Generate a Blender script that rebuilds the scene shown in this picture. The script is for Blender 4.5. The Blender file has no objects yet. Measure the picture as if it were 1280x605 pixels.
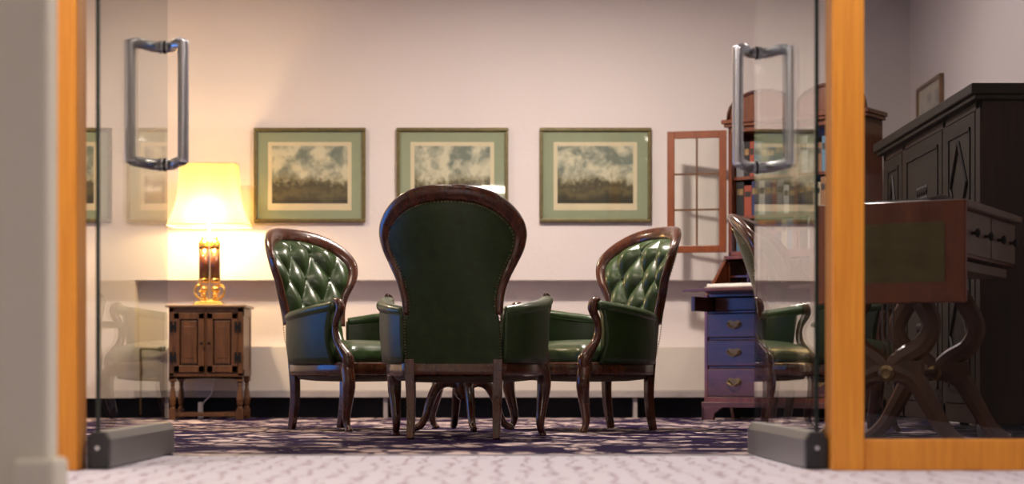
import bpy, math, random
from mathutils import Vector, Matrix
C = bpy.context.scene.collection
sc = bpy.context.scene
PI = math.pi
random.seed(5)

# ------------------------------------------------------------------ camera
cam_d = bpy.data.cameras.new('camera'); cam = bpy.data.objects.new('camera', cam_d); C.objects.link(cam)
cam.location = (0, 0, .28); cam.rotation_euler = (PI/2, 0, 0)
cam_d.sensor_width = 36; cam_d.lens = 36*2300/1280; cam_d.shift_y = 162.5/1280
cam_d.clip_start = .05
cam_d.dof.use_dof = True; cam_d.dof.focus_distance = 8.1; cam_d.dof.aperture_fstop = 2.1
sc.camera = cam
sc.view_settings.view_transform = 'Standard'; sc.view_settings.look = 'None'
sc.view_settings.exposure = 0.42; sc.view_settings.gamma = 1
sc.view_settings.use_curve_mapping = False
# ------------------------------------------------------------------ world and lights
w = bpy.data.worlds.new('world'); sc.world = w; w.use_nodes = True
w.node_tree.nodes['Background'].inputs[0].default_value = (.35, .38, .5, 1)
w.node_tree.nodes['Background'].inputs[1].default_value = .05

def area(name, loc, size, power, col, rot=(0, 0, 0), sy=None, spread=PI):
    l = bpy.data.lights.new(name, 'AREA'); l.energy = power; l.color = col; l.size = size
    l.spread = spread
    if sy: l.shape = 'RECTANGLE'; l.size_y = sy
    else: l.shape = 'DISK'
    o = bpy.data.objects.new(name, l); o.location = loc; o.rotation_euler = rot; C.objects.link(o); return o

WARM = (1, .76, .50); NEUT = (1, .86, .755)
LAMPS = [  # ceiling downlights (x, y, watts, colour)
    (-2.3, 9.5, 36, WARM), (.25, 9.3, 66, NEUT), (1.55, 8.9, 8, NEUT),
    (-1.95, 4.0, 32, NEUT), (.97, 4.0, 26, NEUT), (1.45, 3.4, 3, NEUT), (-.5, 6.1, 4, NEUT)]
for i, (x, y, p, c) in enumerate(LAMPS):
    area('downlight_lamp', (x, y, 2.672), .16, p, c)
area('hall_fill_light', (-.3, -1.75, 2.67), .7, 50, (1, .84, .74))  # added fill to brighten the hall carpet and pier, has no fixture
area('room_fill_light', (-.6, 7.4, 2.67), .5, 7, (1, .80, .60))  # added soft fill to even out the room light, has no fixture
# blue evening daylight through the window in the left wall
area('window_daylight', (-3.72, 8.25, .72), 1.05, 15, (.05, .28, 1.0), (0, -PI/2, 0), 1.45)

# ------------------------------------------------------------------ helpers
class MB:
    def __init__(s): s.v = []; s.f = []
    def add(s, vs, fs, M=None):
        n = len(s.v)
        for p in vs:
            p = Vector(p)
            s.v.append(tuple(M @ p) if M else tuple(p))
        s.f += [tuple(i+n for i in f) for f in fs]
        return s
    def box(s, x0, x1, y0, y1, z0, z1, M=None):
        vs = [(x, y, z) for x in (x0, x1) for y in (y0, y1) for z in (z0, z1)]
        fs = [(0, 1, 3, 2), (4, 6, 7, 5), (0, 4, 5, 1), (2, 3, 7, 6), (0, 2, 6, 4), (1, 5, 7, 3)]
        return s.add(vs, fs, M)
    def loops(s, rings, M=None, caps=True, closed=True):
        n = len(rings[0]); vs = [p for r in rings for p in r]; fs = []
        for i in range(len(rings)-1):
            for j in range(n if closed else n-1):
                k = (j+1) % n
                fs.append((i*n+j, i*n+k, (i+1)*n+k, (i+1)*n+j))
        if caps:
            fs.append(tuple(range(n-1, -1, -1))); fs.append(tuple(range((len(rings)-1)*n, len(rings)*n)))
        return s.add(vs, fs, M)
    def lathe(s, prof, seg=20, M=None, sx=1, sy=1):
        return s.loops([[(r*math.cos(2*PI*j/seg)*sx, r*math.sin(2*PI*j/seg)*sy, z) for j in range(seg)] for r, z in prof], M)
    def tube(s, pts, rad, seg=10, M=None, flat=1.0, square=False, up=(0, 0, 1), closed=False):
        pts = [Vector(p) for p in pts]; n = len(pts)
        if not hasattr(rad, '__len__'): rad = [rad]*n
        rings = []; prev = None
        for i, p in enumerate(pts):
            t = (pts[(i+1) % n]-pts[i-1]) if closed else (pts[min(i+1, n-1)]-pts[max(i-1, 0)])
            t.normalize()
            if prev is None:
                u = Vector(up)
                if abs(u.dot(t)) > .95: u = Vector((1, 0, 0))
                a = u.cross(t).normalized()
            else:
                a = (prev - t*prev.dot(t)).normalized()
            prev = a; b = t.cross(a)
            r = rad[i]
            ring = []
            for j in range(seg):
                th = 2*PI*j/seg + (PI/4 if square else 0)
                k = 1.25 if square else 1
                ring.append(tuple(p + a*math.cos(th)*r*k + b*math.sin(th)*r*flat*k))
            rings.append(ring)
        if closed:
            rings.append(rings[0]); return s.loops(rings, M, caps=False)
        return s.loops(rings, M)
    def grid(s, fn, nu, nv, M=None, flip=False):
        vs = [fn(i/nu, j/nv) for i in range(nu+1) for j in range(nv+1)]
        fs = []
        for i in range(nu):
            for j in range(nv):
                q = (i*(nv+1)+j, (i+1)*(nv+1)+j, (i+1)*(nv+1)+j+1, i*(nv+1)+j+1)
                fs.append(q[::-1] if flip else q)
        return s.add(vs, fs, M)
    def prism(s, poly, axis, a0, a1, M=None):
        def mk(p, a): return {'z': (p[0], p[1], a), 'y': (p[0], a, p[1]), 'x': (a, p[0], p[1])}[axis]
        n = len(poly)
        return s.loops([[mk(p, a0) for p in poly], [mk(p, a1) for p in poly]], M)
    def ball(s, c, r, seg=10, rings=6, sc3=(1, 1, 1), M=None):
        prof = [[(c[0]+r*sc3[0]*math.sin(PI*i/rings)*math.cos(2*PI*j/seg), c[1]+r*sc3[1]*math.sin(PI*i/rings)*math.sin(2*PI*j/seg), c[2]-r*sc3[2]*math.cos(PI*i/rings)) for j in range(seg)] for i in range(rings+1)]
        prof[0] = [(c[0]+1e-5*math.cos(2*PI*j/seg), c[1]+1e-5*math.sin(2*PI*j/seg), c[2]-r*sc3[2]) for j in range(seg)]
        prof[-1] = [(c[0]+1e-5*math.cos(2*PI*j/seg), c[1]+1e-5*math.sin(2*PI*j/seg), c[2]+r*sc3[2]) for j in range(seg)]
        return s.loops(prof, M)
    def build(s, name, mat, parent=None, smooth=False, bevel=0, sub=0, M=None):
        me = bpy.data.meshes.new(name); me.from_pydata(s.v, [], s.f)
        import bmesh
        b = bmesh.new(); b.from_mesh(me); bmesh.ops.recalc_face_normals(b, faces=b.faces); b.to_mesh(me); b.free()
        if M: me.transform(M)
        me.materials.append(mat)
        if smooth: me.polygons.foreach_set('use_smooth', [True]*len(me.polygons))
        o = bpy.data.objects.new(name, me); C.objects.link(o)
        if parent: o.parent = parent
        if bevel:
            m = o.modifiers.new('bevel', 'BEVEL'); m.width = bevel; m.segments = 2; m.limit_method = 'ANGLE'; m.angle_limit = math.radians(40)
        if sub:
            m = o.modifiers.new('sub', 'SUBSURF'); m.levels = sub; m.render_levels = sub
        return o

def thing(name, label, cat, loc=(0, 0, 0), rz=0, group=None):
    o = bpy.data.objects.new(name, None); C.objects.link(o); o.empty_display_size = .1
    o.location = loc; o.rotation_euler = (0, 0, rz)
    return tag(o, label, cat, group)
def tag(o, label, cat, group=None, kind=None):
    o['label'] = label; o['category'] = cat
    if group: o['group'] = group
    if kind: o['kind'] = kind
    return o
def struct(o): o['kind'] = 'structure'; return o
def copy_tree(o, parent=None):
    c = o.copy(); C.objects.link(c)
    if parent: c.parent = parent
    for ch in [x for x in bpy.data.objects if x.parent == o]: copy_tree(ch, c)
    return c
def lerp(a, b, t): return a+(b-a)*t
def interp(tab, x):
    if x <= tab[0][0]: return tab[0][1]
    for (x0, y0), (x1, y1) in zip(tab, tab[1:]):
        if x <= x1: return lerp(y0, y1, (x-x0)/(x1-x0))
    return tab[-1][1]
def cr(P, n):      # Catmull-Rom resample to n segments per span
    P = [Vector(p) for p in P]; out = []
    for i in range(len(P)-1):
        p0 = P[max(i-1, 0)]; p1 = P[i]; p2 = P[i+1]; p3 = P[min(i+2, len(P)-1)]
        for k in range(n):
            t = k/n
            out.append(.5*((2*p1)+(p2-p0)*t+(2*p0-5*p1+4*p2-p3)*t*t+(3*p1-p0-3*p2+p3)*t**3))
    out.append(P[-1]); return out

# ------------------------------------------------------------------ materials
def nt(name):
    m = bpy.data.materials.new(name); m.use_nodes = True; t = m.node_tree
    return m, t, t.nodes, t.links, t.nodes['Principled BSDF']
def coord(N, L, scale=(1, 1, 1), kind='Object'):
    tc = N.new('ShaderNodeTexCoord'); mp = N.new('ShaderNodeMapping'); mp.inputs['Scale'].default_value = scale
    L.new(tc.outputs[kind], mp.inputs['Vector']); return mp.outputs['Vector']
def noise(N, L, vec, scale, detail=4, rough=.6, dist=0):
    n = N.new('ShaderNodeTexNoise'); n.inputs['Scale'].default_value = scale; n.inputs['Detail'].default_value = detail
    n.inputs['Roughness'].default_value = rough; n.inputs['Distortion'].default_value = dist
    L.new(vec, n.inputs['Vector']); return n.outputs['Fac']
def ramp(N, L, fac, stops):
    r = N.new('ShaderNodeValToRGB'); e = r.color_ramp.elements
    while len(e) < len(stops): e.new(.5)
    for el, (p, c) in zip(e, stops): el.position = p; el.color = (*c, 1)
    L.new(fac, r.inputs['Fac']); return r.outputs['Color']
def bump(N, L, h, B, strength, dist=.01):
    b = N.new('ShaderNodeBump'); b.inputs['Strength'].default_value = strength; b.inputs['Distance'].default_value = dist
    L.new(h, b.inputs['Height']); L.new(b.outputs['Normal'], B.inputs['Normal'])
def mat(name, c, rough=.5, metal=0, var=.15, scale=8, stretch=(1, 1, 1), coat=0, bmp=0, spec=None, coatr=.1):
    m, t, N, L, B = nt(name)
    v = coord(N, L, stretch); f = noise(N, L, v, scale)
    lo = tuple(x*(1-var) for x in c); hi = tuple(min(1, x*(1+var)) for x in c)
    L.new(ramp(N, L, f, [(.3, lo), (.7, hi)]), B.inputs['Base Color'])
    B.inputs['Roughness'].default_value = rough; B.inputs['Metallic'].default_value = metal
    B.inputs['Coat Weight'].default_value = coat; B.inputs['Coat Roughness'].default_value = coatr
    if spec is not None: B.inputs['Specular IOR Level'].default_value = spec
    if bmp: bump(N, L, f, B, bmp)
    return m
def wood(name, a, b, rough=.35, stretch=(14, 14, 1.2), coat=.4):
    m, t, N, L, B = nt(name)
    v = coord(N, L, stretch); f = noise(N, L, v, 3.2, 6, .65, .6)
    L.new(ramp(N, L, f, [(.32, a), (.68, b)]), B.inputs['Base Color'])
    B.inputs['Roughness'].default_value = rough; B.inputs['Coat Weight'].default_value = coat; B.inputs['Coat Roughness'].default_value = .12
    bump(N, L, f, B, .08, .003)
    return m
def wallmat(name, c):
    m, t, N, L, B = nt(name)
    v = coord(N, L); f = noise(N, L, v, 30, 5, .7); g = noise(N, L, v, 1.3, 2)
    L.new(ramp(N, L, g, [(.3, tuple(x*.96 for x in c)), (.7, c)]), B.inputs['Base Color'])
    B.inputs['Roughness'].default_value = .85; bump(N, L, f, B, .35, .006); return m
def glassmat(name, tint=(.93, .96, .95), ior=1.5, rough=0.0):
    m = bpy.data.materials.new(name); m.use_nodes = True; t = m.node_tree; N = t.nodes; L = t.links
    N.remove(N['Principled BSDF'])
    tr = N.new('ShaderNodeBsdfTransparent'); tr.inputs[0].default_value = (*tint, 1)
    gl = N.new('ShaderNodeBsdfGlossy'); gl.inputs['Roughness'].default_value = rough; gl.inputs[0].default_value = (1, 1, 1, 1)
    fr = N.new('ShaderNodeFresnel'); ge = N.new('ShaderNodeNewGeometry'); mr = N.new('ShaderNodeMapRange')
    mr.inputs['To Min'].default_value = ior; mr.inputs['To Max'].default_value = 1/ior   # same reflectance from either side of the surface
    L.new(ge.outputs['Backfacing'], mr.inputs['Value']); L.new(mr.outputs[0], fr.inputs[0])
    mx = N.new('ShaderNodeMixShader'); L.new(fr.outputs[0], mx.inputs[0]); L.new(tr.outputs[0], mx.inputs[1]); L.new(gl.outputs[0], mx.inputs[2])
    L.new(mx.outputs[0], N['Material Output'].inputs['Surface']); return m
def emit(name, c, s):
    m, t, N, L, B = nt(name); B.inputs['Base Color'].default_value = (*c, 1)
    B.inputs['Emission Color'].default_value = (*c, 1); B.inputs['Emission Strength'].default_value = s; return m

M_wall = wallmat('cream_plaster', (.70, .64, .625))
M_hallwall = wallmat('hall_plaster', (.80, .77, .67))
M_dimhall = wallmat('dimmed_hall_plaster', (.07, .06, .05))  # dimness of the unseen hall put into the colour, keeps pane reflections dark
M_ceil = mat('ceiling_paint', (.8, .78, .76), .9, var=.03)
M_black = mat('black_recess', (.006, .006, .008), .8, var=.3)
M_lip = mat('grey_lip', (.36, .32, .31), .6)
M_panel = mat('cream_panel', (.66, .60, .53), .6, var=.04, scale=3)
M_oak = wood('orange_oak', (.62, .215, .016), (.78, .32, .03), .5, (18, 18, .8), .2)
M_mahog = wood('dark_mahogany', (.028, .007, .0025), (.10, .024, .006), .25, (8, 8, 3), .7)
M_mahog2 = wood('bureau_mahogany', (.08, .016, .005), (.17, .040, .010), .3, (10, 10, 2), .5)
M_darkm = wood('bureau_drawer_mahogany', (.05, .016, .014), (.10, .03, .022), .35, (2, 10, 10), .4)
M_redwood = wood('door_mahogany', (.14, .028, .003), (.21, .046, .006), .35, (10, 10, 2), .5)
M_cab = wood('cabinet_oak', (.062, .021, .004), (.145, .053, .010), .45, (12, 12, 1.6), .2)
M_cabtop = wood('cabinet_top_oak', (.14, .07, .03), (.22, .12, .055), .35, (1.6, 12, 12), .3)
M_piano = wood('dark_oak', (.014, .010, .005), (.034, .023, .011), .6, (2, 2, 10), 0)
M_piano2 = wood('dark_oak_end', (.020, .010, .004), (.046, .023, .009), .6, (14, 14, 1), 0)
M_pianod = mat('carved_dark_oak', (.015, .010, .007), .5, var=.4)
M_table = wood('crossbanded_rosewood', (.13, .022, .004), (.21, .045, .008), .3, (10, 10, 2), .4)
M_olive = wood('olive_leaf_veneer', (.085, .062, .008), (.13, .096, .016), .35, (3, 3, 12), .3)
M_drawer = wood('pale_drawer_veneer', (.15, .11, .08), (.24, .17, .12), .4, (3, 3, 10), .2)
M_lyre = wood('lyre_walnut', (.06, .022, .006), (.12, .045, .013), .45, (6, 6, 3), .1)
M_leather = mat('green_leather', (.012, .030, .004), .42, var=.3, scale=22, bmp=.2, coat=.25, coatr=.38, spec=.4)
M_leather2 = mat('green_leather_gloss', (.026, .055, .013), .34, var=.3, scale=22, bmp=.15, coat=.4, coatr=.2)
M_web = mat('hessian', (.10, .07, .045), .9)
M_brass = mat('brass', (.85, .55, .16), .22, 1, var=.12)
M_oldbrass = mat('dull_brass', (.28, .19, .09), .4, 1, var=.3)
M_nail = mat('nail_bronze', (.20, .15, .07), .35, 1, var=.3)
M_steel = mat('brushed_steel', (.62, .63, .66), .28, 1, var=.08, stretch=(1, 1, 20))
M_chrome = mat('polished_steel', (.60, .62, .69), .28, 1, var=.05)
M_rail = mat('brushed_rail', (.25, .245, .24), .45, .75, var=.06, stretch=(1, 12, 1))
M_cap = mat('dark_cap', (.03, .03, .035), .4, .3, var=.2)
M_iron = mat('black_iron', (.012, .012, .014), .5, .6)
M_lampwood = wood('lamp_column_wood', (.06, .018, .006), (.14, .04, .012), .2, (12, 12, 2), .8)
M_frame = mat('olive_gilt_frame', (.13, .105, .04), .4, .35, var=.3, scale=30)
M_mat = mat('green_mount', (.29, .325, .225), .8, var=.04)
M_cream = mat('cream_mount', (.68, .58, .42), .8, var=.04)
M_glass = glassmat('door_glass', (.90, .93, .92), 1.62)
M_glass_l = glassmat('left_door_glass', (.86, .87, .84), 1.22)
M_edge = mat('glass_edge', (.008, .016, .014), .2, var=.2)
M_pic_glass = glassmat('picture_glass', (.97, .98, .96), 1.5, .02)
M_pane = glassmat('side_pane', (.72, .72, .75))
M_white = mat('white_paper', (.8, .78, .74), .7, var=.05)
M_plastic = mat('white_plastic', (.75, .73, .7), .5, var=.05)
M_ring = mat('lamp_trim', (.7, .7, .7), .3, .8, var=.05)
M_glow = emit('downlight_glow', (1, .88, .74), 30)
M_bulb = emit('bulb_glow', (1, .75, .42), 3)

def carpet_room():
    m, t, N, L, B = nt('purple_patterned_carpet')
    v = coord(N, L, (1, 1, 1)); wv = noise(N, L, coord(N, L, (1.0, .9, 1)), 2.4, 4, .62, 1.8)
    patches = ramp(N, L, wv, [(.50, (0, 0, 0)), (.56, (1, 1, 1))])
    vo = N.new('ShaderNodeTexVoronoi'); vo.feature = 'DISTANCE_TO_EDGE'; vo.inputs['Scale'].default_value = 7.5
    mp = N.new('ShaderNodeMapping'); mp.inputs['Scale'].default_value = (1, .55, 1); mp.inputs['Rotation'].default_value = (0, 0, .5)
    tc = N.new('ShaderNodeTexCoord'); L.new(tc.outputs['Object'], mp.inputs[0]); L.new(mp.outputs[0], vo.inputs['Vector'])
    lines = ramp(N, L, vo.outputs['Distance'], [(.05, (0, 0, 0)), (.12, (1, 1, 1))])
    mul = N.new('ShaderNodeMix'); mul.data_type = 'RGBA'; mul.blend_type = 'MULTIPLY'; mul.inputs[0].default_value = .85
    L.new(patches, mul.inputs[6]); L.new(lines, mul.inputs[7])
    r = N.new('ShaderNodeMix'); r.data_type = 'RGBA'; L.new(mul.outputs[2], r.inputs[0])
    r.inputs[6].default_value = (.018, .009, .042, 1); r.inputs[7].default_value = (.60, .48, .46, 1)
    L.new(r.outputs[2], B.inputs['Base Color']); B.inputs['Roughness'].default_value = .95
    B.inputs['Specular IOR Level'].default_value = .05
    f = noise(N, L, v, 220, 2); bump(N, L, f, B, .4, .004); return m
def carpet_hall():
    m, t, N, L, B = nt('pale_pink_carpet')
    tc = N.new('ShaderNodeTexCoord'); mp = N.new('ShaderNodeMapping'); mp.inputs['Scale'].default_value = (1, .55, 1)
    L.new(tc.outputs['Object'], mp.inputs[0])
    wv = N.new('ShaderNodeTexWave'); wv.bands_direction = 'X'; wv.inputs['Scale'].default_value = 4.2; wv.inputs['Distortion'].default_value = 7
    wv.inputs['Detail'].default_value = 2.5; wv.inputs['Detail Scale'].default_value = 2.2; wv.inputs['Detail Roughness'].default_value = .6
    L.new(mp.outputs[0], wv.inputs['Vector'])
    c = ramp(N, L, wv.outputs['Fac'], [(.90, (.64, .62, .71)), (.985, (.40, .32, .40))])
    L.new(c, B.inputs['Base Color']); B.inputs['Roughness'].default_value = .95; B.inputs['Specular IOR Level'].default_value = .1
    f = noise(N, L, coord(N, L), 220, 2); bump(N, L, f, B, .4, .004); return m

# ------------------------------------------------------------------ room shell
XL, XR, YB, YP, ZC = -3.6, 2.42, 11.2, 5.33, 2.7
def S(name, m, *boxes, bevel=0):
    b = MB()
    for x in boxes: b.box(*x)
    return struct(b.build(name, m, bevel=bevel))
S('floor', carpet_room(), (XL-.3, XR+.3, 6.15, YB+.3, -.1, 0))
hf = S('floor_hall', carpet_hall(), (XL-.3, XR+.3, -6.2, 6.15, -.1, 0))
S('trim_threshold', M_steel, (-1.13, .82, 6.14, 6.16, 0, .004))
S('ceiling', M_ceil, (XL-.3, XR+.3, -6.2, YB+.3, ZC, ZC+.1))
S('wall_back', M_wall, (XL-.1, -2.295, YB, YB+.3, .12, ZC), (-2.295, XR+.1, YB, YB+.3, .84, ZC),
  (-2.295, XR+.1, YB+.13, YB+.3, .12, .84))
S('trim_duct_casing', M_panel, (-2.295, XR, YB-.03, YB+.13, .165, .435), bevel=.004)
S('trim_duct_lip', M_lip, (-2.295, XR, YB-.034, YB+.13, .125, .165), bevel=.003)
S('baseboard_back', M_black, (XL, XR, YB+.10, YB+.3, -.02, .125))
b = MB()
for x in (-3.0, -2.1, -.77, .75, 2.0): b.box(x-.012, x+.012, YB-.01, YB+.1, 0, .125)
struct(b.build('trim_duct_support', M_lip))
S('wall_left', M_wall, (XL-.1, XL, YP, 7.5, 0, ZC), (XL-.1, XL, 9.0, YB+.1, 0, ZC), (XL-.1, XL, 7.5, 9.0, 0, .15), (XL-.1, XL, 7.5, 9.0, 1.3, ZC))
wn = MB()
for a in ((7.5, 9.0, .15, .2), (7.5, 9.0, 1.25, 1.3), (7.5, 7.55, .2, 1.25), (8.95, 9.0, .2, 1.25)):
    wn.box(XL-.08, XL-.03, *a)
wo = wn.build('window_1', M_plastic, bevel=.004); struct(wo)
MB().box(XL-.06, XL-.055, 7.55, 8.95, .2, 1.25).build('pane', M_pic_glass, wo)
S('wall_right', M_wall, (XR, XR+.1, 5.25, YB+.1, 0, ZC))
S('wall_hall_right', M_dimhall, (XR, XR+.1, -6.1, 5.25, 0, ZC))
S('wall_hall_left', M_hallwall, (XL-.1, XL, -6.1, 5.22, 0, ZC))
S('wall_hall_back', M_dimhall, (XL-.1, XR+.1, -6.2, -6.1, 0, ZC))
S('wall_partition', M_hallwall, (XL, -1.33, 5.22, YP, 0, ZC), (-1.33, XR, 5.22, YP, 2.55, ZC))
S('wall_pier', M_hallwall, (-1.9, -.965, 3.83, 3.915, 0, ZC), bevel=.01)
S('baseboard_left', M_hallwall, (-1.035, -.945, 3.80, 3.925, 0, .10), bevel=.012)
# oak door surround and glazed side panel
S('trim_1', M_oak, (-1.33, -1.233, 5.215, 5.335, 0, 2.5), bevel=.004)
S('trim_2', M_oak, (.908, .999, 5.215, 5.335, 0, 2.5), bevel=.004)
S('trim_3', M_oak, (-1.33, XR, 5.215, 5.335, 2.5, 2.58), bevel=.004)
b = MB(); b.box(.999, XR, 5.225, 5.325, 0, .088); b.box(XR-.07, XR, 5.225, 5.325, .088, 2.5)
sp = struct(b.build('window_2', M_oak, bevel=.004))
MB().box(.999, XR-.07, 5.27, 5.278, .088, 2.5).build('pane', M_pane, sp)

# ------------------------------------------------------------------ glass door leaves
def glass_door(name, px, theta, zt, zb, glass):
    """pivot at (px, 5.275); leaf opened into the room along +Y"""
    R = Matrix.Translation((px, 5.275, 0)) @ Matrix.Rotation(theta, 4, 'Z')
    e = bpy.data.objects.new(name, None); C.objects.link(e); e.matrix_world = R; struct(e)
    MB().box(-.005, .005, 0.012, 1.045, .06, 2.47).build('glass_pane', glass, e)
    MB().box(-.0052, .0052, 0, .012, .06, 2.47).build('glass_edge', M_edge, e)
    prof = [(-.031, .003), (.031, .003), (.031, .085), (.018, .109), (-.018, .109), (-.031, .085)]
    MB().prism(prof, 'y', .035, 1.03).build('bottom_rail', M_rail, e, bevel=.002)
    b = MB().prism(prof, 'y', -.002, .035)
    b.build('end_cap', M_cap, e, bevel=.003)
    b = MB(); b.lathe([(.007, 0), (.007, .006)], 12, Matrix.Translation((0, -.008, .062)) @ Matrix.Rotation(-PI/2, 4, 'X')); b.build('screw', M_steel, e)
    MB().prism([(-.031, 2.40), (.031, 2.40), (.031, 2.49), (-.031, 2.49)], 'y', 0, 1.03).build('top_rail', M_rail, e, bevel=.002)
    yb, yj, a = .875, .985, .0887
    for sgn in (-1, 1):
        p = [(0, yj, zt), (sgn*.035, yj-.01, zt), (sgn*(a-.03), yj-.07, zt), (sgn*(a-.006), yb+.008, zt-.006), (sgn*a, yb, zt-.03),
             (sgn*a, yb, zb+.03), (sgn*(a-.006), yb+.008, zb+.006), (sgn*(a-.03), yj-.07, zb), (sgn*.035, yj-.01, zb), (0, yj, zb)]
        MB().tube(cr(p, 6), .0185, 16, up=(0, 1, 0)).build('handle', M_chrome, e, smooth=True)
        for z in (zt, zb):
            MB().lathe([(.0225, .004), (.0225, .012)], 18, Matrix.Translation((0, yj, z)) @ Matrix.Rotation(sgn*PI/2, 4, 'Y')).build('clamp_ring', M_cap, e)
    return e
glass_door('door_1', -1.188, 0, 1.385, .985, M_glass_l)
glass_door('door_2', .874, math.radians(2.0), 1.365, .975, M_glass)

# ------------------------------------------------------------------ ceiling downlights
for i, (x, y, p, c) in enumerate(LAMPS):
    places = ['above the lamp cabinet', 'above the middle print near the back wall', 'above the dark sideboard', 'on the left side of the hall outside the doors',
              'on the right side of the hall outside the doors', 'nearest the right hall wall', 'just inside the doorway']
    t = thing('ceiling_light', 'round recessed downlight in the ceiling ' + places[i], 'ceiling light', (x, y, ZC-.001), 0, 'recessed ceiling downlights')
    MB().lathe([(.11, -.0), (.11, -.012), (.085, -.016), (.085, -.0)], 28).build('trim_ring', M_ring, t, smooth=True)
    MB().lathe([(.083, -.003), (.083, -.010)], 28).build('diffuser', M_glow, t)

# ------------------------------------------------------------------ armchair
OUT = [(0, 1.057), (.08, 1.054), (.15, 1.041), (.21, 1.015), (.262, .972), (.294, .925), (.307, .88), (.305, .838), (.292, .79), (.264, .73), (.236, .67), (.216, .60), (.206, .52)]
INN = [(0, .990), (.07, .986), (.125, .975), (.175, .955), (.220, .922), (.250, .885), (.262, .85), (.258, .81), (.240, .762), (.212, .70), (.192, .64), (.182, .585), (.182, .52)]
def make_chair(k, label):
    def Z(z): return z if z < .4 else .4+(z-.4)*k
    def yb(x, z): return -.225-.225*max(0, (z-.3)/.75)**1.15+.11*(x/.3)**2*min(1, max(0, (z-.45)/.3))
    T = thing('tufted_armchair', label, 'armchair', group='green leather button-back armchairs')
    # seat rail and plan outline (right half, front centre -> rear centre)
    plan = [(0, .285), (.12, .272), (.22, .255), (.31, .25), (.338, .21), (.342, .10), (.325, 0), (.285, -.12), (.235, -.205), (.20, -.245), (.10, -.25), (0, -.25)]
    pl = [Vector((x, y, 0)) for x, y in plan]
    half = cr(pl, 4)
    full = half + [Vector((-p.x, p.y, 0)) for p in half[-2:0:-1]]
    def ring(z, s): return [(p.x*s, p.y*s, z) for p in full]
    MB().loops([ring(.268, .97), ring(.262, .985), ring(.272, 1.0), ring(.315, 1.0), ring(.325, .985), ring(.325, .93)]).build('seat_frame', M_mahog, T, smooth=True)
    MB().loops([ring(.27, .93), ring(.245, .86), ring(.236, .6), ring(.233, .2)]).build('dust_cover', M_web, T, smooth=True)
    def sring(z, s, dy=0): return [(p.x*s*.93, p.y*s*.95+dy, z) for p in full]
    MB().loops([sring(.32, .99), sring(.345, 1.01), sring(.375, 1.0), sring(.398, .95), sring(.415, .82), sring(.428, .6), sring(.434, .35), sring(.436, .1)]).build('seat_cushion', M_leather2, T, smooth=True)
    # back hoop
    o3 = cr([(x, 0, z) for x, z in OUT], 4); i3 = cr([(x, 0, z) for x, z in INN], 4)
    idx = [(-1, j) for j in range(len(o3)-1, 0, -1)] + [(1, j) for j in range(len(o3))]
    rings = []
    for sg, j in idx:
        po, pi_ = o3[j], i3[j]; r = []
        for q in range(12):
            th = 2*PI*q/12
            cu = math.copysign(abs(math.cos(th))**.6, math.cos(th)); sv = math.copysign(abs(math.sin(th))**.6, math.sin(th))
            u = .5+.53*cu
            x = lerp(pi_.x, po.x, u)*sg; z = lerp(pi_.z, po.z, u)
            r.append((x, yb(x, z)+sv*.026*(1 if u > .3 else .85), Z(z)))
        rings.append(r)
    MB().loops(rings).build('back_frame', M_mahog, T, smooth=True)
    # half width of upholstery at height z
    tab = sorted([(p.z, p.x) for p in i3])
    def hw(z):
        if z < .52: return lerp(.205, .19, max(0, (z-.33)/.19))
        return interp(tab, z)+.004
    def back_out(u, v):
        z = .315+(.991-.315)*(1-(1-u)**1.6); x = (2*v-1)*hw(z)
        e = 1-(2*v-1)**4
        return (x, yb(x, z)-.016-.010*e*min(1, (1-u)*6), Z(z))
    MB().grid(back_out, 34, 18).build('outer_back', M_leather, T, smooth=True)
    def back_in(u, v):
        z = .40+(.99-.40)*(1-(1-u)**1.5); x = (2*v-1)*hw(z)
        e = max(0, 1-(2*v-1)**6)*min(1, (1-u)*5)
        a = PI*(x/.150+z/.26); b2 = PI*(x/.150-z/.26)
        d = (abs(math.sin(a/1.0))*abs(math.sin(b2/1.0)))**.55
        return (x, yb(x, z)+.012+e*(.012+.05*d), Z(z))
    MB().grid(back_in, 90, 72, flip=True).build('tufted_back', M_leather2, T, smooth=True)
    for i in range(-3, 4):
        for j in range(0, 18):
            if (i+j) % 2: continue
            x = i*.075; z = j*.13
            if .5 < z < .96 and abs(x) < hw(z)-.03: MB().ball((x, yb(x, z)+.028, Z(z)), .010, 10, 5, (1, .5, 1)).build('upholstery_button', M_leather, T, smooth=True)
    # nail trim along the outer back
    nb = MB(); L2 = []
    for z in [.33+i*.0125 for i in range(16)]: L2.append((.2, z))
    L2 += [(p.x-.004, p.z-.002) for p in cr([(x, 0, z) for x, z in INN[::-1]], 5)]
    for sg in (1, -1):
        last = None
        for x, z in L2:
            p = Vector((sg*x, yb(x, z)-.027 if z > .52 else yb(x, z)-.024, Z(z)))
            if last and (p-last).length < .011: continue
            last = p; nb.ball(p, .0036, 6, 4)
    nb.build('nail_trim', M_nail, T, smooth=True)
    # arms
    for sg in (1, -1):
        path = cr([(.200, -.235, 0), (.262, -.17, 0), (.312, -.06, 0), (.334, .05, 0), (.338, .165, 0)], 6)
        n = len(path)
        def ztop(t): return .535+.055*t**1.2
        def side(u, v, off):
            i = u*(n-1); a = path[int(i)]; b_ = path[min(int(i)+1, n-1)]; p = a.lerp(b_, i-int(i))
            tn = (b_-a) if (b_-a).length > 0 else path[-1]-path[-2]
            nn = Vector((tn.y, -tn.x, 0)).normalized()
            z = lerp(.318, ztop(u), v)
            lean = .012*v
            cut = 0
            if u > .8: cut = -(.035*math.sin(PI*v)*(u-.8)/.2)
            q = p+nn*(off*(1+.35*math.sin(PI*v))+lean)
            return (sg*q.x, q.y+cut, z)
        m = MB(); NU = 20; NV = 8; rr = []
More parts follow.
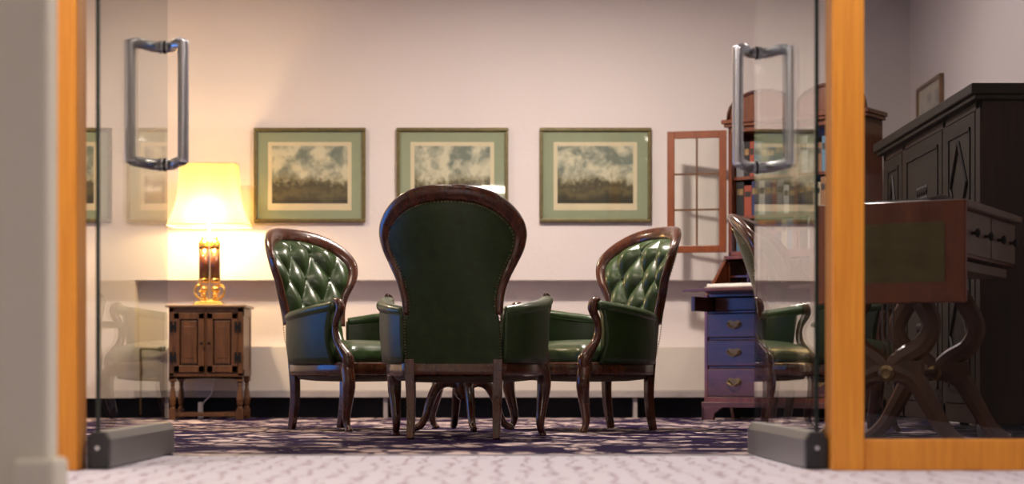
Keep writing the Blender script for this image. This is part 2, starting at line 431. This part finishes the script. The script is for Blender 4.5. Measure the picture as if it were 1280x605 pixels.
        for iu in range(NU+1):
            u = iu/NU
            rr.append([side(u, v/NV, .017) for v in range(NV+1)]+[side(u, v/NV, -.017) for v in range(NV, -1, -1)])
        m.loops(rr).build('arm_panel', M_leather, T, smooth=True)
        pts = [(sg*(p.x+.012), p.y, ztop(i/(n-1))-.002) for i, p in enumerate(path)]
        pts += [(sg*.351, .185, .588)]
        rad = [.024+.008*min(1, i/8) for i in range(n)]+[.026]
        MB().tube(pts, rad, 14, flat=.8).build('arm_pad', M_leather2, T, smooth=True)
        # carved scroll support
        sp_ = cr([(sg*.350, .168, .612), (sg*.350, .195, .606), (sg*.350, .206, .580), (sg*.349, .196, .550), (sg*.346, .176, .515), (sg*.342, .168, .47), (sg*.338, .180, .42), (sg*.334, .212, .375), (sg*.330, .238, .335), (sg*.326, .236, .29)], 5)
        nn_ = len(sp_); rad = [interp([(0, .014), (.15, .022), (.25, .022), (.5, .016), (.7, .020), (.85, .030), (1, .028)], i/(nn_-1)) for i in range(nn_)]
        MB().tube(sp_, rad, 12, up=(1, 0, 0)).build('arm_support', M_mahog, T, smooth=True)
        lp = cr([(sg*.322, .222, .325), (sg*.330, .236, .285), (sg*.334, .247, .235), (sg*.331, .243, .18), (sg*.325, .230, .12), (sg*.320, .220, .07), (sg*.321, .224, .035), (sg*.325, .236, .015), (sg*.326, .240, 0)], 4)
        nl = len(lp); rad = [interp([(0, .026), (.12, .032), (.3, .031), (.5, .023), (.72, .017), (.86, .015), (.94, .021), (1, .017)], i/(nl-1)) for i in range(nl)]
        MB().tube(lp, rad, 12, up=(1, 0, 0)).build('leg', M_mahog, T, smooth=True)
        rp = cr([(sg*.186, -.236, .335), (sg*.184, -.232, .25), (sg*.181, -.232, .16), (sg*.180, -.243, .07), (sg*.180, -.258, 0)], 4)
        nl = len(rp); rad = [lerp(.0245, .017, i/(nl-1)) for i in range(nl)]
        MB().tube(rp, rad, 4, square=True, up=(1, 0, 0)).build('leg', M_mahog, T, bevel=.004)
    return T
def place(o, x, y, face):           # face: unit direction the sitter looks to
    o.location = (x, y, 0); o.rotation_euler = (0, 0, math.atan2(face[1], face[0])-PI/2)
main = make_chair(.972, 'green leather armchair seen from behind, tallest of the group, with nailed outer back')
place(main, -.217, 7.90, (math.sin(math.radians(6)), math.cos(math.radians(6))))
side = make_chair(.91, 'green button-back armchair standing beside the lamp cabinet, facing right')
a = math.radians(36); place(side, -.762, 8.97, (math.cos(a), -math.sin(a)))
c2 = copy_tree(side); c2['label'] = 'green button-back armchair facing left, standing under the rightmost print before the bureau'
a = math.radians(31); place(c2, .366, 8.88, (-math.cos(a), -math.sin(a)))
c3 = copy_tree(side); c3['label'] = 'green armchair mostly hidden behind the right glass door, in front of the bureau'
a = math.radians(20); place(c3, 1.44, 8.25, (math.cos(a), -math.sin(a)))

# ------------------------------------------------------------------ pedestal table amid the chairs
t = thing('pedestal_table', 'small round dark wood pedestal table with four curved feet between the armchairs', 'table', (-.227, 8.56, 0), .12)
MB().lathe([(.30, .485), (.325, .492), (.33, .502), (.325, .512), (.0, .513)][:-1]+[(.02, .513)], 40).build('tabletop', M_mahog, t, smooth=False)
MB().lathe([(.05, .485), (.06, .47), (.03, .45), (.024, .40), (.035, .36), (.042, .32), (.03, .28), (.038, .26), (.045, .235), (.045, .19), (.03, .16), (.012, .145)], 20).build('column', M_mahog, t, smooth=True)
for q in range(4):
    M = Matrix.Rotation(q*PI/2+.12-PI/2, 4, 'Z')
    p = cr([(.02, 0, .22), (.07, 0, .236), (.12, 0, .215), (.155, 0, .15), (.175, 0, .08), (.20, 0, .035), (.235, 0, .02)], 5)
    n = len(p); rad = [interp([(0, .028), (.35, .024), (.7, .017), (.9, .017), (1, .014)], i/(n-1)) for i in range(n)]
    MB().tube(p, rad, 10, M=M, up=(0, 1, 0)).build('leg', M_mahog, t, smooth=True)

# ------------------------------------------------------------------ lamp cabinet
cx0, cx1, cy0, cy1 = -2.015, -1.58, 10.80, 11.12
t = thing('lamp_cabinet', 'small brown oak two-door cabinet on turned legs under the lit lamp', 'cabinet', ((cx0+cx1)/2, (cy0+cy1)/2, 0))
W = (cx1-cx0)/2; D = (cy1-cy0)/2
MB().box(-W-.02, W+.02, -D-.02, D+.01, .658, .674).build('top', M_cabtop, t, bevel=.005)
b = MB(); b.box(-W, W, -D+.012, D, .255, .658)
for x0, x1 in ((-W, -W+.03), (W-.03, W), (-.006, .006)): b.box(x0, x1, -D, -D+.014, .255, .658)
b.box(-W, W, -D, -D+.014, .63, .658); b.box(-W, W, -D, -D+.014, .255, .275)
b.prism([(-W, .255), (W, .255), (W, .235), (W-.03, .235), (W-.05, .252), (-W+.05, .252), (-W+.03, .235), (-W, .235)], 'y', -D, -D+.015)
b.box(W-.001, W+.004, -D+.0, -D+.035, .255, .655); b.box(W-.001, W+.004, D-.035, D, .255, .655); b.box(W-.001, W+.004, -D, D, .61, .655); b.box(W-.001, W+.004, -D, D, .255, .30)
b.build('body', M_cab, t, bevel=.003)
for sg in (-1, 1):
    xo, xi = sg*(W-.03), sg*.008
    x0, x1 = min(xo, xi), max(xo, xi)
    d = MB(); d.box(x0, x0+.035, -D-.008, -D+.004, .278, .627); d.box(x1-.035, x1, -D-.008, -D+.004, .278, .627)
    d.box(x0, x1, -D-.008, -D+.004, .59, .627); d.box(x0, x1, -D-.008, -D+.004, .278, .318)
    d.box(x0+.045, x1-.045, -D-.004, -D+.003, .33, .58)
    d.box(x0+.06, x1-.06, -D-.007, -D+.003, .36, .55)
    dd = d.build('door', M_cab, t, bevel=.003)
    MB().lathe([(.005, 0), (.004, .008), (.009, .014), (.007, .022), (.002, .024)], 12, Matrix.Translation((sg*.022, -D-.008, .45)) @ Matrix.Rotation(PI/2, 4, 'X')).build('knob', M_iron, dd, smooth=True)
    for z in (.365, .545):
        h = MB(); xc = sg*(W-.028)
        h.box(xc-.018, xc-.006, -D-.012, -D-.007, z-.032, z+.032); h.box(xc+.006, xc+.018, -D-.012, -D-.007, z-.032, z+.032); h.box(xc-.012, xc+.012, -D-.013, -D-.007, z-.010, z+.010)
        h.build('hinge', M_iron, dd)
tl = [(.018, .255), (.018, .225), (.011, .215), (.014, .205), (.010, .195), (.016, .16), (.021, .12), (.017, .09), (.011, .075), (.018, .068), (.018, .0)]
for x in (-W+.02, W-.02):
    for y in (-D+.02, D-.02):
        b = MB(); b.lathe(tl, 14, Matrix.Translation((x, y, 0))); b.box(x-.02, x+.02, y-.02, y+.02, 0, .06); b.box(x-.02, x+.02, y-.02, y+.02, .225, .256)
        b.build('leg', M_cab, t)
b = MB(); b.box(-W+.02, W-.02, -D+.008, -D+.032, .018, .042); b.box(-W+.02, W-.02, D-.032, D-.008, .018, .042)
for x in (-W+.02, W-.02): b.box(x-.011, x+.011, -D+.02, D-.02, .018, .042)
b.build('stretcher', M_cab, t, bevel=.002)

# table lamp
lx, ly, lz = -1.80, 10.95, .674
t = thing('table_lamp', 'lit brass table lamp with twin dark columns and flared pale shade on the small cabinet', 'lamp', (lx, ly, lz))
b = MB(); b.box(-.088, .088, -.06, .06, 0, .012); b.box(-.078, .078, -.052, .052, .012, .024)
b.lathe([(.075, .024), (.05, .034), (.02, .04)], 24, sy=.6); b.build('base', M_brass, t, bevel=.002)
for sg in (-1, 1):
    b = MB(); x = sg*.034
    b.lathe([(.02, .165), (.032, .17), (.03, .18), (.032, .186), (.032, .19)], 18, Matrix.Translation((x, 0, -.03)))
    p = cr([(sg*.015, 0, .045), (sg*.05, 0, .04), (sg*.085, 0, .07), (sg*.08, 0, .115), (sg*.05, 0, .12), (sg*.045, 0, .09), (sg*.062, 0, .085)], 6)
    b.tube(p, .008, 8, up=(0, 1, 0)); b.ball((x, 0, .10), .024, 14, 8); b.ball((x, 0, .065), .018, 12, 6)
    b.build('scroll_bracket', M_brass, t, smooth=True)
    MB().lathe([(.030, .158), (.030, .345)], 20, Matrix.Translation((x, 0, 0))).build('column', M_lampwood, t, smooth=True)
    MB().lathe([(.032, .345), (.033, .352), (.030, .358), (.032, .375), (.024, .385), (.014, .395), (.018, .405), (.006, .415)], 18, Matrix.Translation((x, 0, 0))).build('column_cap', M_brass, t, smooth=True)
MB().tube([(0, -.012, .03), (0, -.012, .62)], .005, 8).build('centre_rod', M_steel, t, smooth=True)
M, tt, N, L, B = nt('lamp_shade_silk')
N.remove(B)
trl = N.new('ShaderNodeBsdfTranslucent'); trl.inputs[0].default_value = (.95, .80, .40, 1)
dif = N.new('ShaderNodeBsdfDiffuse'); dif.inputs[0].default_value = (.8, .68, .40, 1)
mx = N.new('ShaderNodeMixShader'); mx.inputs[0].default_value = .55
wv = noise(N, L, coord(N, L, (60, 60, 1)), 3, 2); cc = ramp(N, L, wv, [(.3, (.62, .48, .18)), (.7, (.74, .58, .24))]); L.new(cc, trl.inputs[0])
L.new(trl.outputs[0], mx.inputs[1]); L.new(dif.outputs[0], mx.inputs[2]); L.new(mx.outputs[0], N['Material Output'].inputs[0]); M_shade = M
def rrect(hx, hy, z, n=24):
    out = []
    for j in range(4*n):
        th = 2*PI*j/(4*n); c, s_ = math.cos(th), math.sin(th); e = .32
        out.append((hx*math.copysign(abs(c)**e, c), hy*math.copysign(abs(s_)**e, s_), z))
    return out
sh = []
for i in range(15):
    u = i/14; k = 1-u
    sh.append(rrect(.168+.064*k**3+.008*k, .115+.050*k**3+.006*k, .475+.365*u))
MB().loops(sh, caps=False).build('lamp_shade', M_shade, t, smooth=True)
for z, i in ((.475, 0), (.84, 14)):
    pts = sh[i]; MB().tube([pts[j] for j in range(0, len(pts), 2)], .0035, 6, closed=True).build('shade_trim', M_cream, t, smooth=True)
MB().ball((0, 0, .57), .032, 14, 10).build('bulb', M_bulb, t, smooth=True)
b = MB(); b.tube([(-.17, 0, .838), (.17, 0, .838)], .003, 6); b.tube([(0, -.12, .838), (0, .12, .838)], .003, 6); b.tube([(0, 0, .61), (0, 0, .85)], .003, 6)
b.build('shade_carrier', M_brass, t)
pl_ = bpy.data.lights.new('lamp_bulb_light', 'POINT'); pl_.energy = 26; pl_.color = (1, .70, .34); pl_.shadow_soft_size = .045
po = bpy.data.objects.new('lamp_bulb_light', pl_); C.objects.link(po); po.location = (lx, ly-.045, lz+.505)

cord = MB().tube(cr([(-1.80, 11.165, .50), (-1.80, 11.16, .40), (-1.80, 11.15, .25), (-1.82, 11.145, .15), (-1.86, 11.12, .10), (-1.865, 11.085, .07)], 6), .004, 6).build('lamp_cord', M_white, None, smooth=True)  # power cord of the table lamp, built as a separate object
tag(cord, 'thin pale electric lead hanging behind the small oak cabinet down to its socket', 'electric lead')
b = MB().box(-1.885, -1.855, 11.04, 11.07, .0, .10); o = b.build('plug_socket', M_plastic, bevel=.006)
tag(o, 'white plastic socket standing on the floor behind the cabinet legs', 'socket')
# pipe in the niche, left of the cabinet
p = cr([(-2.25, 11.15, .02), (-2.25, 11.15, .30), (-2.25, 11.145, .405), (-2.235, 11.13, .42), (-2.13, 11.13, .415)], 5)
t = thing('radiator_pipe', 'thin dull brass pipe with a small valve left of the oak cabinet', 'pipe', (0, 0, 0))
MB().tube(p, .007, 8).build('pipe', M_oldbrass, t, smooth=True)
b = MB(); b.ball((-2.125, 11.13, .417), .016, 10, 6); b.box(-2.118, -2.098, 11.12, 11.14, .405, .435); b.build('valve', M_oldbrass, t, smooth=False)

# ------------------------------------------------------------------ prints
def art_mat(seed, dark):
    m, t, N, L, B = nt('hunting_print_ink')
    tc = N.new('ShaderNodeTexCoord'); sep = N.new('ShaderNodeSeparateXYZ'); L.new(tc.outputs['Generated'], sep.inputs[0])
    mp = N.new('ShaderNodeMapping'); mp.inputs['Location'].default_value = (seed*3.1, seed*1.7, seed); mp.inputs['Scale'].default_value = (1.4, 1, 1)
    L.new(tc.outputs['Generated'], mp.inputs[0])
    n1 = noise(N, L, mp.outputs[0], 3.0, 6, .6, .2); n2 = noise(N, L, mp.outputs[0], 14, 4, .7, .5)
    # height above a wavering horizon
    a = N.new('ShaderNodeMath'); a.operation = 'MULTIPLY_ADD'; L.new(n1, a.inputs[0]); a.inputs[1].default_value = .55; L.new(sep.outputs['Z'], a.inputs[2])
    b = N.new('ShaderNodeMath'); b.operation = 'MULTIPLY_ADD'; L.new(n2, b.inputs[0]); b.inputs[1].default_value = .35; L.new(a.outputs[0], b.inputs[2])
    c = ramp(N, L, b.outputs[0], [(.50, (.03, .026, .012)), (.66, (.13, .10, .04)), (.76, (.05, .04, .02)), (.84, (.20, .17, .09)), (.95, (.38, .34, .24))])
    sky = ramp(N, L, n1, [(.40, (.17, .20, .17)), (.58, (.62, .57, .44))])
    mx = N.new('ShaderNodeMix'); mx.data_type = 'RGBA'
    st = ramp(N, L, b.outputs[0], [(.82, (0, 0, 0)), (.98, (1, 1, 1))]); L.new(st, mx.inputs[0]); L.new(c, mx.inputs[6]); L.new(sky, mx.inputs[7])
    L.new(mx.outputs[2], B.inputs['Base Color']); B.inputs['Roughness'].default_value = .7; return m
def picture(label, w, h, seed, loc, rz=0, grp=None, mats=None, mount=.086, slot=.024):
    t = thing('framed_print', label, 'picture', loc, rz, grp)
    fm, mm = mats or (M_frame, M_mat)
    fw = .022; b = MB()
    for x0, x1, z0, z1 in ((-w/2, w/2, h/2-fw, h/2), (-w/2, w/2, -h/2, -h/2+fw), (-w/2, -w/2+fw, -h/2+fw, h/2-fw), (w/2-fw, w/2, -h/2+fw, h/2-fw)):
        b.box(x0, x1, -.028, 0, z0, z1)
    b.build('frame', fm, t, bevel=.005)
    MB().box(-w/2+fw, w/2-fw, -.012, -.001, -h/2+fw, h/2-fw).build('mount', mm, t)
    mw, mh = w/2-mount, h/2-mount
    MB().box(-mw, mw, -.0135, -.0122, -mh-.012, mh).build('inner_mount', M_cream, t)
    MB().box(-mw+slot, mw-slot, -.0150, -.0137, -mh+slot+.006, mh-slot).build('print', art_mat(seed, 0), t)
    MB().box(-w/2+fw, w/2-fw, -.0205, -.0190, -h/2+fw, h/2-fw).build('glass', M_pic_glass, t)
    return t
G = 'hunting prints in a row on the back wall'
for px, lab, sd in ((70.5, 'green-mounted landscape print in a thin gilt frame beyond the left glass door', 4), (387.5, 'green-mounted hunting print nearest the lit lamp', 1),
                    (565.5, 'green-mounted hunting print partly hidden by the tall armchair back', 2), (744, 'green-mounted print with dark cloud, nearest the bureau bookcase', 3)):
    picture(lab, .68, .575, sd, ((px-640)/205.4, YB-.001, .28+(465-219)/205.6), 0, G)
t = picture('small framed print on the right wall above the dark sideboard', .60, .48, 7, (XR-.001, 10.60, 1.715), -PI/2, None, (M_cabtop, M_cream), .05, .02)

# ------------------------------------------------------------------ bureau bookcase
be = math.radians(35); BL = (1.12, 10.72)
t = thing('bureau_bookcase', 'mahogany bureau bookcase with double-domed top, fall front down, behind the right glass door', 'bookcase', (BL[0], BL[1], 0), -be)
# local: x along front 0..W, y to the rear, z up
W, D = .95, .44
b = MB(); b.prism([(0, .10), (D, .10), (D, .965), (.25, .965), (.02, .735), (0, .73)], 'x', 0, .022)
b.prism([(0, .10), (D, .10), (D, .965), (.25, .965), (.02, .735), (0, .73)], 'x', W-.022, W)
b.box(.02, W-.02, D-.012, D, .10, .965); b.box(.02, W-.02, .20, D, .945, .965); b.box(.02, W-.02, .01, D, .715, .733)
for z in (.62, .465, .30): b.box(.02, W-.02, .012, .03, z, z+.014)
b.box(.02, W-.02, .0, D, .10, .135)
b.build('body', M_mahog2, t, bevel=.003)
b = MB(); b.box(-.012, W+.012, -.012, D, .075, .105)
for x0, x1 in ((-.012, .13), (W-.13, W+.012)):
    xs = (x0, x1) if x0 < .1 else (x1, x0); sgn = 1 if x0 < .1 else -1
    b.prism([(xs[0], 0), (xs[0]+sgn*.075, 0), (xs[0]+sgn*.085, .04), (xs[0]+sgn*.14, .078), (xs[0], .078)], 'y', -.012, .012)
    b.prism([(-.012, 0), (.06, 0), (.075, .04), (.11, .078), (-.012, .078)], 'x', min(xs[0], xs[0]+sgn*.02), max(xs[0], xs[0]+sgn*.02))
    b.prism([(D-.08, 0), (D, 0), (D, .078), (D-.11, .078)], 'x', min(xs[0], xs[0]+sgn*.02), max(xs[0], xs[0]+sgn*.02))
b.build('bracket_base', M_darkm, t, bevel=.002)
for z0, z1 in ((.480, .618), (.315, .463), (.138, .298)):
    d = MB().box(.024, W-.024, -.006, .02, z0, z1).build('drawer', M_darkm, t, bevel=.004)
    for xx in (.20, W-.20):
        h = MB(); zc = (z0+z1)/2+.008
        h.prism([(xx-.05, zc+.004), (xx-.03, zc+.022), (xx, zc+.014), (xx+.03, zc+.022), (xx+.05, zc+.004), (xx+.03, zc-.014), (xx, zc-.026), (xx-.03, zc-.014)], 'y', -.009, -.005)
        h.tube(cr([(xx-.036, -.012, zc+.004), (xx-.034, -.026, zc-.008), (xx, -.028, zc-.026), (xx+.034, -.026, zc-.008), (xx+.036, -.012, zc+.004)], 5), .0045, 8)
        h.build('pull', M_oldbrass, d)
    MB().box(W/2-.006, W/2+.006, -.009, -.005, zc+.015, zc+.035).build('keyhole', M_oldbrass, d)
d = MB().box(.075, W-.075, -.004, .02, .636, .708).build('drawer', M_darkm, t, bevel=.003)
for xx in (.03, W-.055): MB().box(xx, xx+.025, -.21, .2, .628, .712).build('lid_support', M_darkm, t, bevel=.003)
b = MB().box(.022, W-.022, -.30, .02, .7345, .7545); fo = b.build('fall_front', M_darkm, t, bevel=.004)
MB().box(.06, W-.06, -.27, -.01, .7547, .7565).build('writing_leather', M_leather, fo)
b = MB(); b.box(.03, W-.03, .38, .40, .756, .94)
for i in range(8): b.box(.03+i*.125, .038+i*.125, .24, .39, .756, .93)
b.box(.03, W-.03, .24, .39, .84, .848); b.build('pigeonholes', M_mahog, t)
# upper case
U0, U1, V0, V1, Z0, Z1 = .05, W-.03, .20, D, .965, 1.72
b = MB(); b.box(U0, U0+.022, V0, V1, Z0, Z1); b.box(U1-.022, U1, V0, V1, Z0, Z1); b.box(U0, U1, V1-.01, V1, Z0, Z1+.05)
b.box(U0, U1, V0, V1, Z0, Z0+.025); b.box(U0, U1, V0, V1, Z1-.03, Z1)
b.box((U0+U1)/2-.012, (U0+U1)/2+.012, V0, V0+.02, Z0, Z1)
b.build('bookcase_carcass', M_mahog2, t, bevel=.003)
SH = [Z0+.025, 1.20, 1.43]
for z in SH[1:]: MB().box(U0+.022, U1-.022, V0+.03, V1-.01, z-.018, z).build('shelf', M_mahog2, t)
b = MB(); b.box(U0-.02, U1+.02, V0-.02, V1, Z1, Z1+.02); b.box(U0-.032, U1+.032, V0-.032, V1, Z1+.02, Z1+.045); b.build('cornice', M_mahog2, t, bevel=.004)
um = (U0+U1)/2
for a0, a1 in ((U0, um), (um, U1)):
    r = (a1-a0)/2; c0 = (a0+a1)/2
    poly = [(c0+r*math.cos(PI*i/16), Z1+.045+.155*math.sin(PI*i/16)**.8) for i in range(17)]
    dm = MB().prism(poly, 'y', V0+.0, V0+.03).build('dome', M_mahog2, t, bevel=.003)
    MB().tube([(x, V0+.0, z) for x, z in poly], .012, 8, up=(0, 1, 0)).build('dome_moulding', M_mahog, dm, smooth=True)
# open glazed door (left)
hinge = Matrix.Translation((U0-.004, V0-.014, 0)) @ Matrix.Rotation(be+PI-math.radians(12)+math.radians(0), 4, 'Z')
DW, dz0, dz1 = .35, .985, 1.705
b = MB(); s_ = .043
for x0, x1, z0, z1 in ((0, s_, dz0, dz1), (DW-s_, DW, dz0, dz1), (s_, DW-s_, dz1-s_, dz1), (s_, DW-s_, dz0, dz0+s_)): b.box(x0, x1, -.011, .011, z0, z1)
dd = b.build('glazed_door', M_redwood, t, bevel=.003, M=hinge)
b = MB(); b.box(DW/2-.0055, DW/2+.0055, -.007, .007, dz0+s_, dz1-s_)
for k in (1, 2): z = lerp(dz0+s_, dz1-s_, k/3); b.box(s_, DW-s_, -.007, .007, z-.0055, z+.0055)
b.build('glazing_bar', M_cab, dd, M=hinge)
MB().box(s_, DW-s_, -.0015, .0015, dz0+s_, dz1-s_).build('pane', M_pic_glass, dd, M=hinge)
MB().lathe([(.005, 0), (.009, .012), (.003, .016)], 10, hinge @ Matrix.Translation((DW-.02, -.011, 1.34)) @ Matrix.Rotation(PI/2, 4, 'X')).build('knob', M_oldbrass, dd, smooth=True)
BM = Matrix.Translation((BL[0], BL[1], 0)) @ Matrix.Rotation(-be, 4, 'Z')
# books
cols = [('navy blue', (.02, .03, .12)), ('wine red', (.22, .02, .02)), ('cream', (.6, .52, .36)), ('orange', (.65, .2, .04)), ('dark green', (.02, .09, .03)), ('black', (.01, .01, .01)), ('tan leather', (.32, .15, .06)), ('grey', (.25, .25, .26)), ('white', (.75, .73, .68)), ('brick red', (.4, .07, .03)), ('sky blue', (.12, .28, .42))]
bm_ = {n: mat(n.replace(' ', '_')+'_cloth', tuple(x*.62 for x in c), .6, var=.1) for n, c in cols}
M_pages = mat('book_pages', (.7, .64, .5), .9, var=.05)
names = ['bottom', 'middle', 'top']; used = {}
for si, z in enumerate(SH):
    x = U0+.03; hmax = (SH+[Z1-.03])[si+1]-z-.03 if si < 2 else Z1-.03-z-.02
    prev = 'the left side'
    while x < U1-.06:
        th = random.uniform(.028, .050); hh = min(hmax, random.uniform(.165, .215)); dp = random.uniform(.12, .15)
        if um-.012 < x+th and x < um+.012: pass
        nm, _ = random.choice(cols)
        if nm == prev: nm = cols[(([c[0] for c in cols].index(nm))+3) % len(cols)][0]
        lab = '%s book on the %s bookcase shelf, right of %s' % (nm, names[si], prev if 'side' in prev else 'a %s one' % prev)
        if lab in used: lab = '%s %s book on the %s bookcase shelf, after a %s one' % ('tall' if hh > .19 else 'short', nm, names[si], prev)
        if lab in used: lab = '%s %s book near the right end of %s bookcase shelf, beside a %s one' % ('thick' if th > .04 else 'slim', nm, names[si], prev)
        used[lab] = 1
        e = thing('book', lab, 'book', BM @ Vector((x+th/2, V0+.05, z+.0005)), -be, 'books in the bureau bookcase')
        c = MB(); c.box(-th/2, -th/2+.003, 0, dp, 0, hh); c.box(th/2-.003, th/2, 0, dp, 0, hh); c.box(-th/2, th/2, -.003, .001, 0, hh); c.build('cover', bm_[nm], e)
        MB().box(-th/2+.003, th/2-.003, .001, dp-.004, .003, hh-.004).build('pages', M_pages, e)
        c = MB(); c.box(-th/2+.004, th/2-.004, -.0042, -.003, hh*.62, hh*.80)
        c.build('spine_label', M_oldbrass if nm in ('navy blue', 'black', 'dark green', 'wine red') else M_pianod, e)
        prev = nm; x += th+.0025
# papers on fall front
e = thing('open_folder', 'pale papers lying on the lowered fall front of the bureau', 'papers', BM @ Vector((.30, -.14, .7568)), -be)
MB().box(-.16, .16, -.11, .11, 0, .006).build('folder', M_lip, e, bevel=.001)
MB().box(-.15, .14, -.10, .10, .0062, .022).build('sheets', M_white, e, bevel=.002)

# ------------------------------------------------------------------ dark sideboard with carved panels along the right wall
px, pw, y0, y1, H = 1.95, .455, 7.67, 9.66, 1.48
t = thing('carved_sideboard', 'tall dark oak sideboard with carved diamond panels along the right wall', 'sideboard', (px+pw/2, (y0+y1)/2, 0))
O = Matrix.Translation((-(px+pw/2), -(y0+y1)/2, 0))
b = MB(); b.box(px-.045, px+pw, y0-.04, y1+.05, H-.045, H, O); b.box(px-.03, px+pw, y0-.028, y1+.035, H-.065, H-.045, O); b.build('top', M_piano, t, bevel=.006)
b = MB(); b.box(px+.012, px+pw, y0, y1, .06, H-.065, O)
for ya, yb_ in ((y0, y0+.07), (y1-.07, y1), (8.27, 8.33), (9.13, 9.19)): b.box(px, px+.014, ya, yb_, .06, H-.065, O)
b.box(px, px+.014, y0, y1, H-.10, H-.065, O); b.box(px, px+.014, y0, y1, .06, .14, O); b.box(px, px+.014, y0, y1, .74, .80, O)
b.build('carcass', M_piano2, t, bevel=.003)
for ya, yb_, kind in ((y0+.07, 8.27, 'd'), (8.33, 9.13, 'c'), (9.19, y1-.07, 'd')):
    for za, zb in ((.80, H-.10), (.14, .74)):
        b = MB(); s2 = .045
        b.box(px-.004, px+.01, ya+.004, yb_-.004, za+.004, zb-.004, O)
        dd = b.build('door', M_piano, t, bevel=.003)
        c = MB(); ia, ib, ja, jb = ya+.07, yb_-.07, za+.06, zb-.06
        for q in ((ia, ib, jb-.014, jb), (ia, ib, ja, ja+.014), (ia, ia+.014, ja, jb), (ib-.014, ib, ja, jb)): c.box(px-.010, px-.003, *q, O)
        ym, zm = (ia+ib)/2, (ja+jb)/2
        if kind == 'd':
            hx, hz = (ib-ia)/2-.05, (jb-ja)/2-.04
            P = [(px-.009, ym, zm+hz), (px-.009, ym+hx, zm), (px-.009, ym, zm-hz), (px-.009, ym-hx, zm)]
            for q in range(4): c.tube([P[q], P[(q+1) % 4]], .008, 6, O, up=(1, 0, 0))
        else:
            for gy in range(-2, 3):
                for gz in (-1, 0, 1):
                    c.ball((px-.006, ym+gy*.045, zm+gz*.05), .022, 8, 5, (.4, .9, 1.1), O)
            c.box(px-.010, px-.003, ym-.13, ym+.13, zm-.008, zm+.008, O)
        c.build('carving', M_pianod, dd)
b = MB()
for x in (px+.03, px+pw-.04):
    for y in (y0+.04, y1-.04): b.lathe([(.03, .062), (.036, .04), (.022, 0)], 12, O @ Matrix.Translation((x, y, 0)))
b.build('bun_foot', M_piano, t, smooth=True)

# ------------------------------------------------------------------ lyre-legged drop-leaf table behind the side pane
ph = math.radians(28)
t = thing('drop_leaf_table', 'tall drop-leaf table with crossbanded hanging leaf and lyre legs behind the side pane', 'table', (1.61, 6.50, 0), -ph)
# local: leaf face runs -x (0..-LW), body runs +y; rotation maps local -x to (-cos, +sin)
LW, LB, HT = .575, .86, .893
b = MB(); b.box(-LW, 0, 0, LB, HT-.028, HT); b.build('top', M_drawer, t, bevel=.006)
b = MB(); b.box(-LW, 0, -.026, -.002, .526, HT-.004); lf = b.build('drop_leaf', M_table, t, bevel=.005)
MB().box(-LW+.075, -.075, -.029, -.0262, .526+.075, HT-.08).build('veneer_panel', M_olive, lf)
b = MB(); b.box(-LW+.03, -.03, .03, LB-.03, HT-.20, HT-.028); b.build('apron', M_table, t, bevel=.003)
for ya, yb_ in ((.05, .43), (.45, .83)):
    dd = MB().box(-.035, -.022, ya, yb_, HT-.19, HT-.036).build('drawer', M_drawer, t, bevel=.003)
    for q in (.09, .29):
        MB().lathe([(.007, 0), (.006, .012), (.017, .02), (.017, .028), (.005, .033)], 14, Matrix.Translation((-.022, ya+q, HT-.112)) @ Matrix.Rotation(PI/2, 4, 'Y')).build('knob', M_iron, dd, smooth=True)
MB().box(-LW+.05, -.05, .05, LB-.05, HT-.245, HT-.21).build('lower_rail', M_drawer, t, bevel=.003)
for yy in (.10, LB-.10):
    xc = -LW/2-.03; ls = MB()
    for sg in (-1, 1):
        p = cr([(xc+sg*.05, yy, .66), (xc+sg*.11, yy, .56), (xc+sg*.16, yy, .46), (xc+sg*.13, yy, .38), (xc+sg*.06, yy, .335), (xc+sg*.02, yy, .30)], 6)
        ls.tube(p, [.038]*len(p), 8, flat=.6, up=(0, 1, 0))
        p = cr([(xc+sg*.02, yy, .29), (xc+sg*.10, yy, .25), (xc+sg*.155, yy, .16), (xc+sg*.21, yy, .07), (xc+sg*.27, yy, .02), (xc+sg*.30, yy, .018)], 6)
        ls.tube(p, [lerp(.044, .022, i/(len(p)-1)) for i in range(len(p))], 8, flat=.6, up=(0, 1, 0))
    ls.box(xc-.13, xc+.13, yy-.02, yy+.02, .245, .32); ls.box(xc-.2, xc+.2, yy-.03, yy+.03, .65, .695)
    l = ls.build('lyre_support', M_lyre, t, smooth=False, bevel=.002)
    MB().lathe([(.03, 0), (.03, .008), (.018, .014), (.01, .012)], 16, Matrix.Translation((xc, yy-.02, .275)) @ Matrix.Rotation(PI/2, 4, 'X')).build('rosette', M_oldbrass, l)
    if yy < .2:
        for k in range(3): MB().tube([(xc-.02+k*.02, yy, .32), (xc-.02+k*.02, yy, .65)], .004, 6).build('lyre_string', M_oldbrass, l)
MB().tube([(-LW/2-.03, .10, .275), (-LW/2-.03, LB-.10, .275)], .018, 10).build('stretcher', M_lyre, t, smooth=True)
# curled sheet music on top
TM = Matrix.Translation((1.61, 6.50, 0)) @ Matrix.Rotation(-ph, 4, 'Z')
e = thing('sheet_music', 'pale curled papers lying on top of the drop-leaf table', 'papers', TM @ Vector((-.31, .14, HT+.001)), -ph)
def shf(u, v):
    x = (u-.5)*.44; cu = max(0, u-.78)/.22
    return (x-.01*cu, (v-.5)*.22, .007+.020*cu**2*(1-cu*.3))
rings = []
m = MB(); m.grid(shf, 20, 6); m.grid(lambda u, v: tuple(Vector(shf(u, v))-Vector((0, 0, .004))), 20, 6); 
m.build('loose_sheet', M_white, e, smooth=True)
MB().box(-.22, .16, -.115, .105, 0, .004).build('booklet', M_white, e)
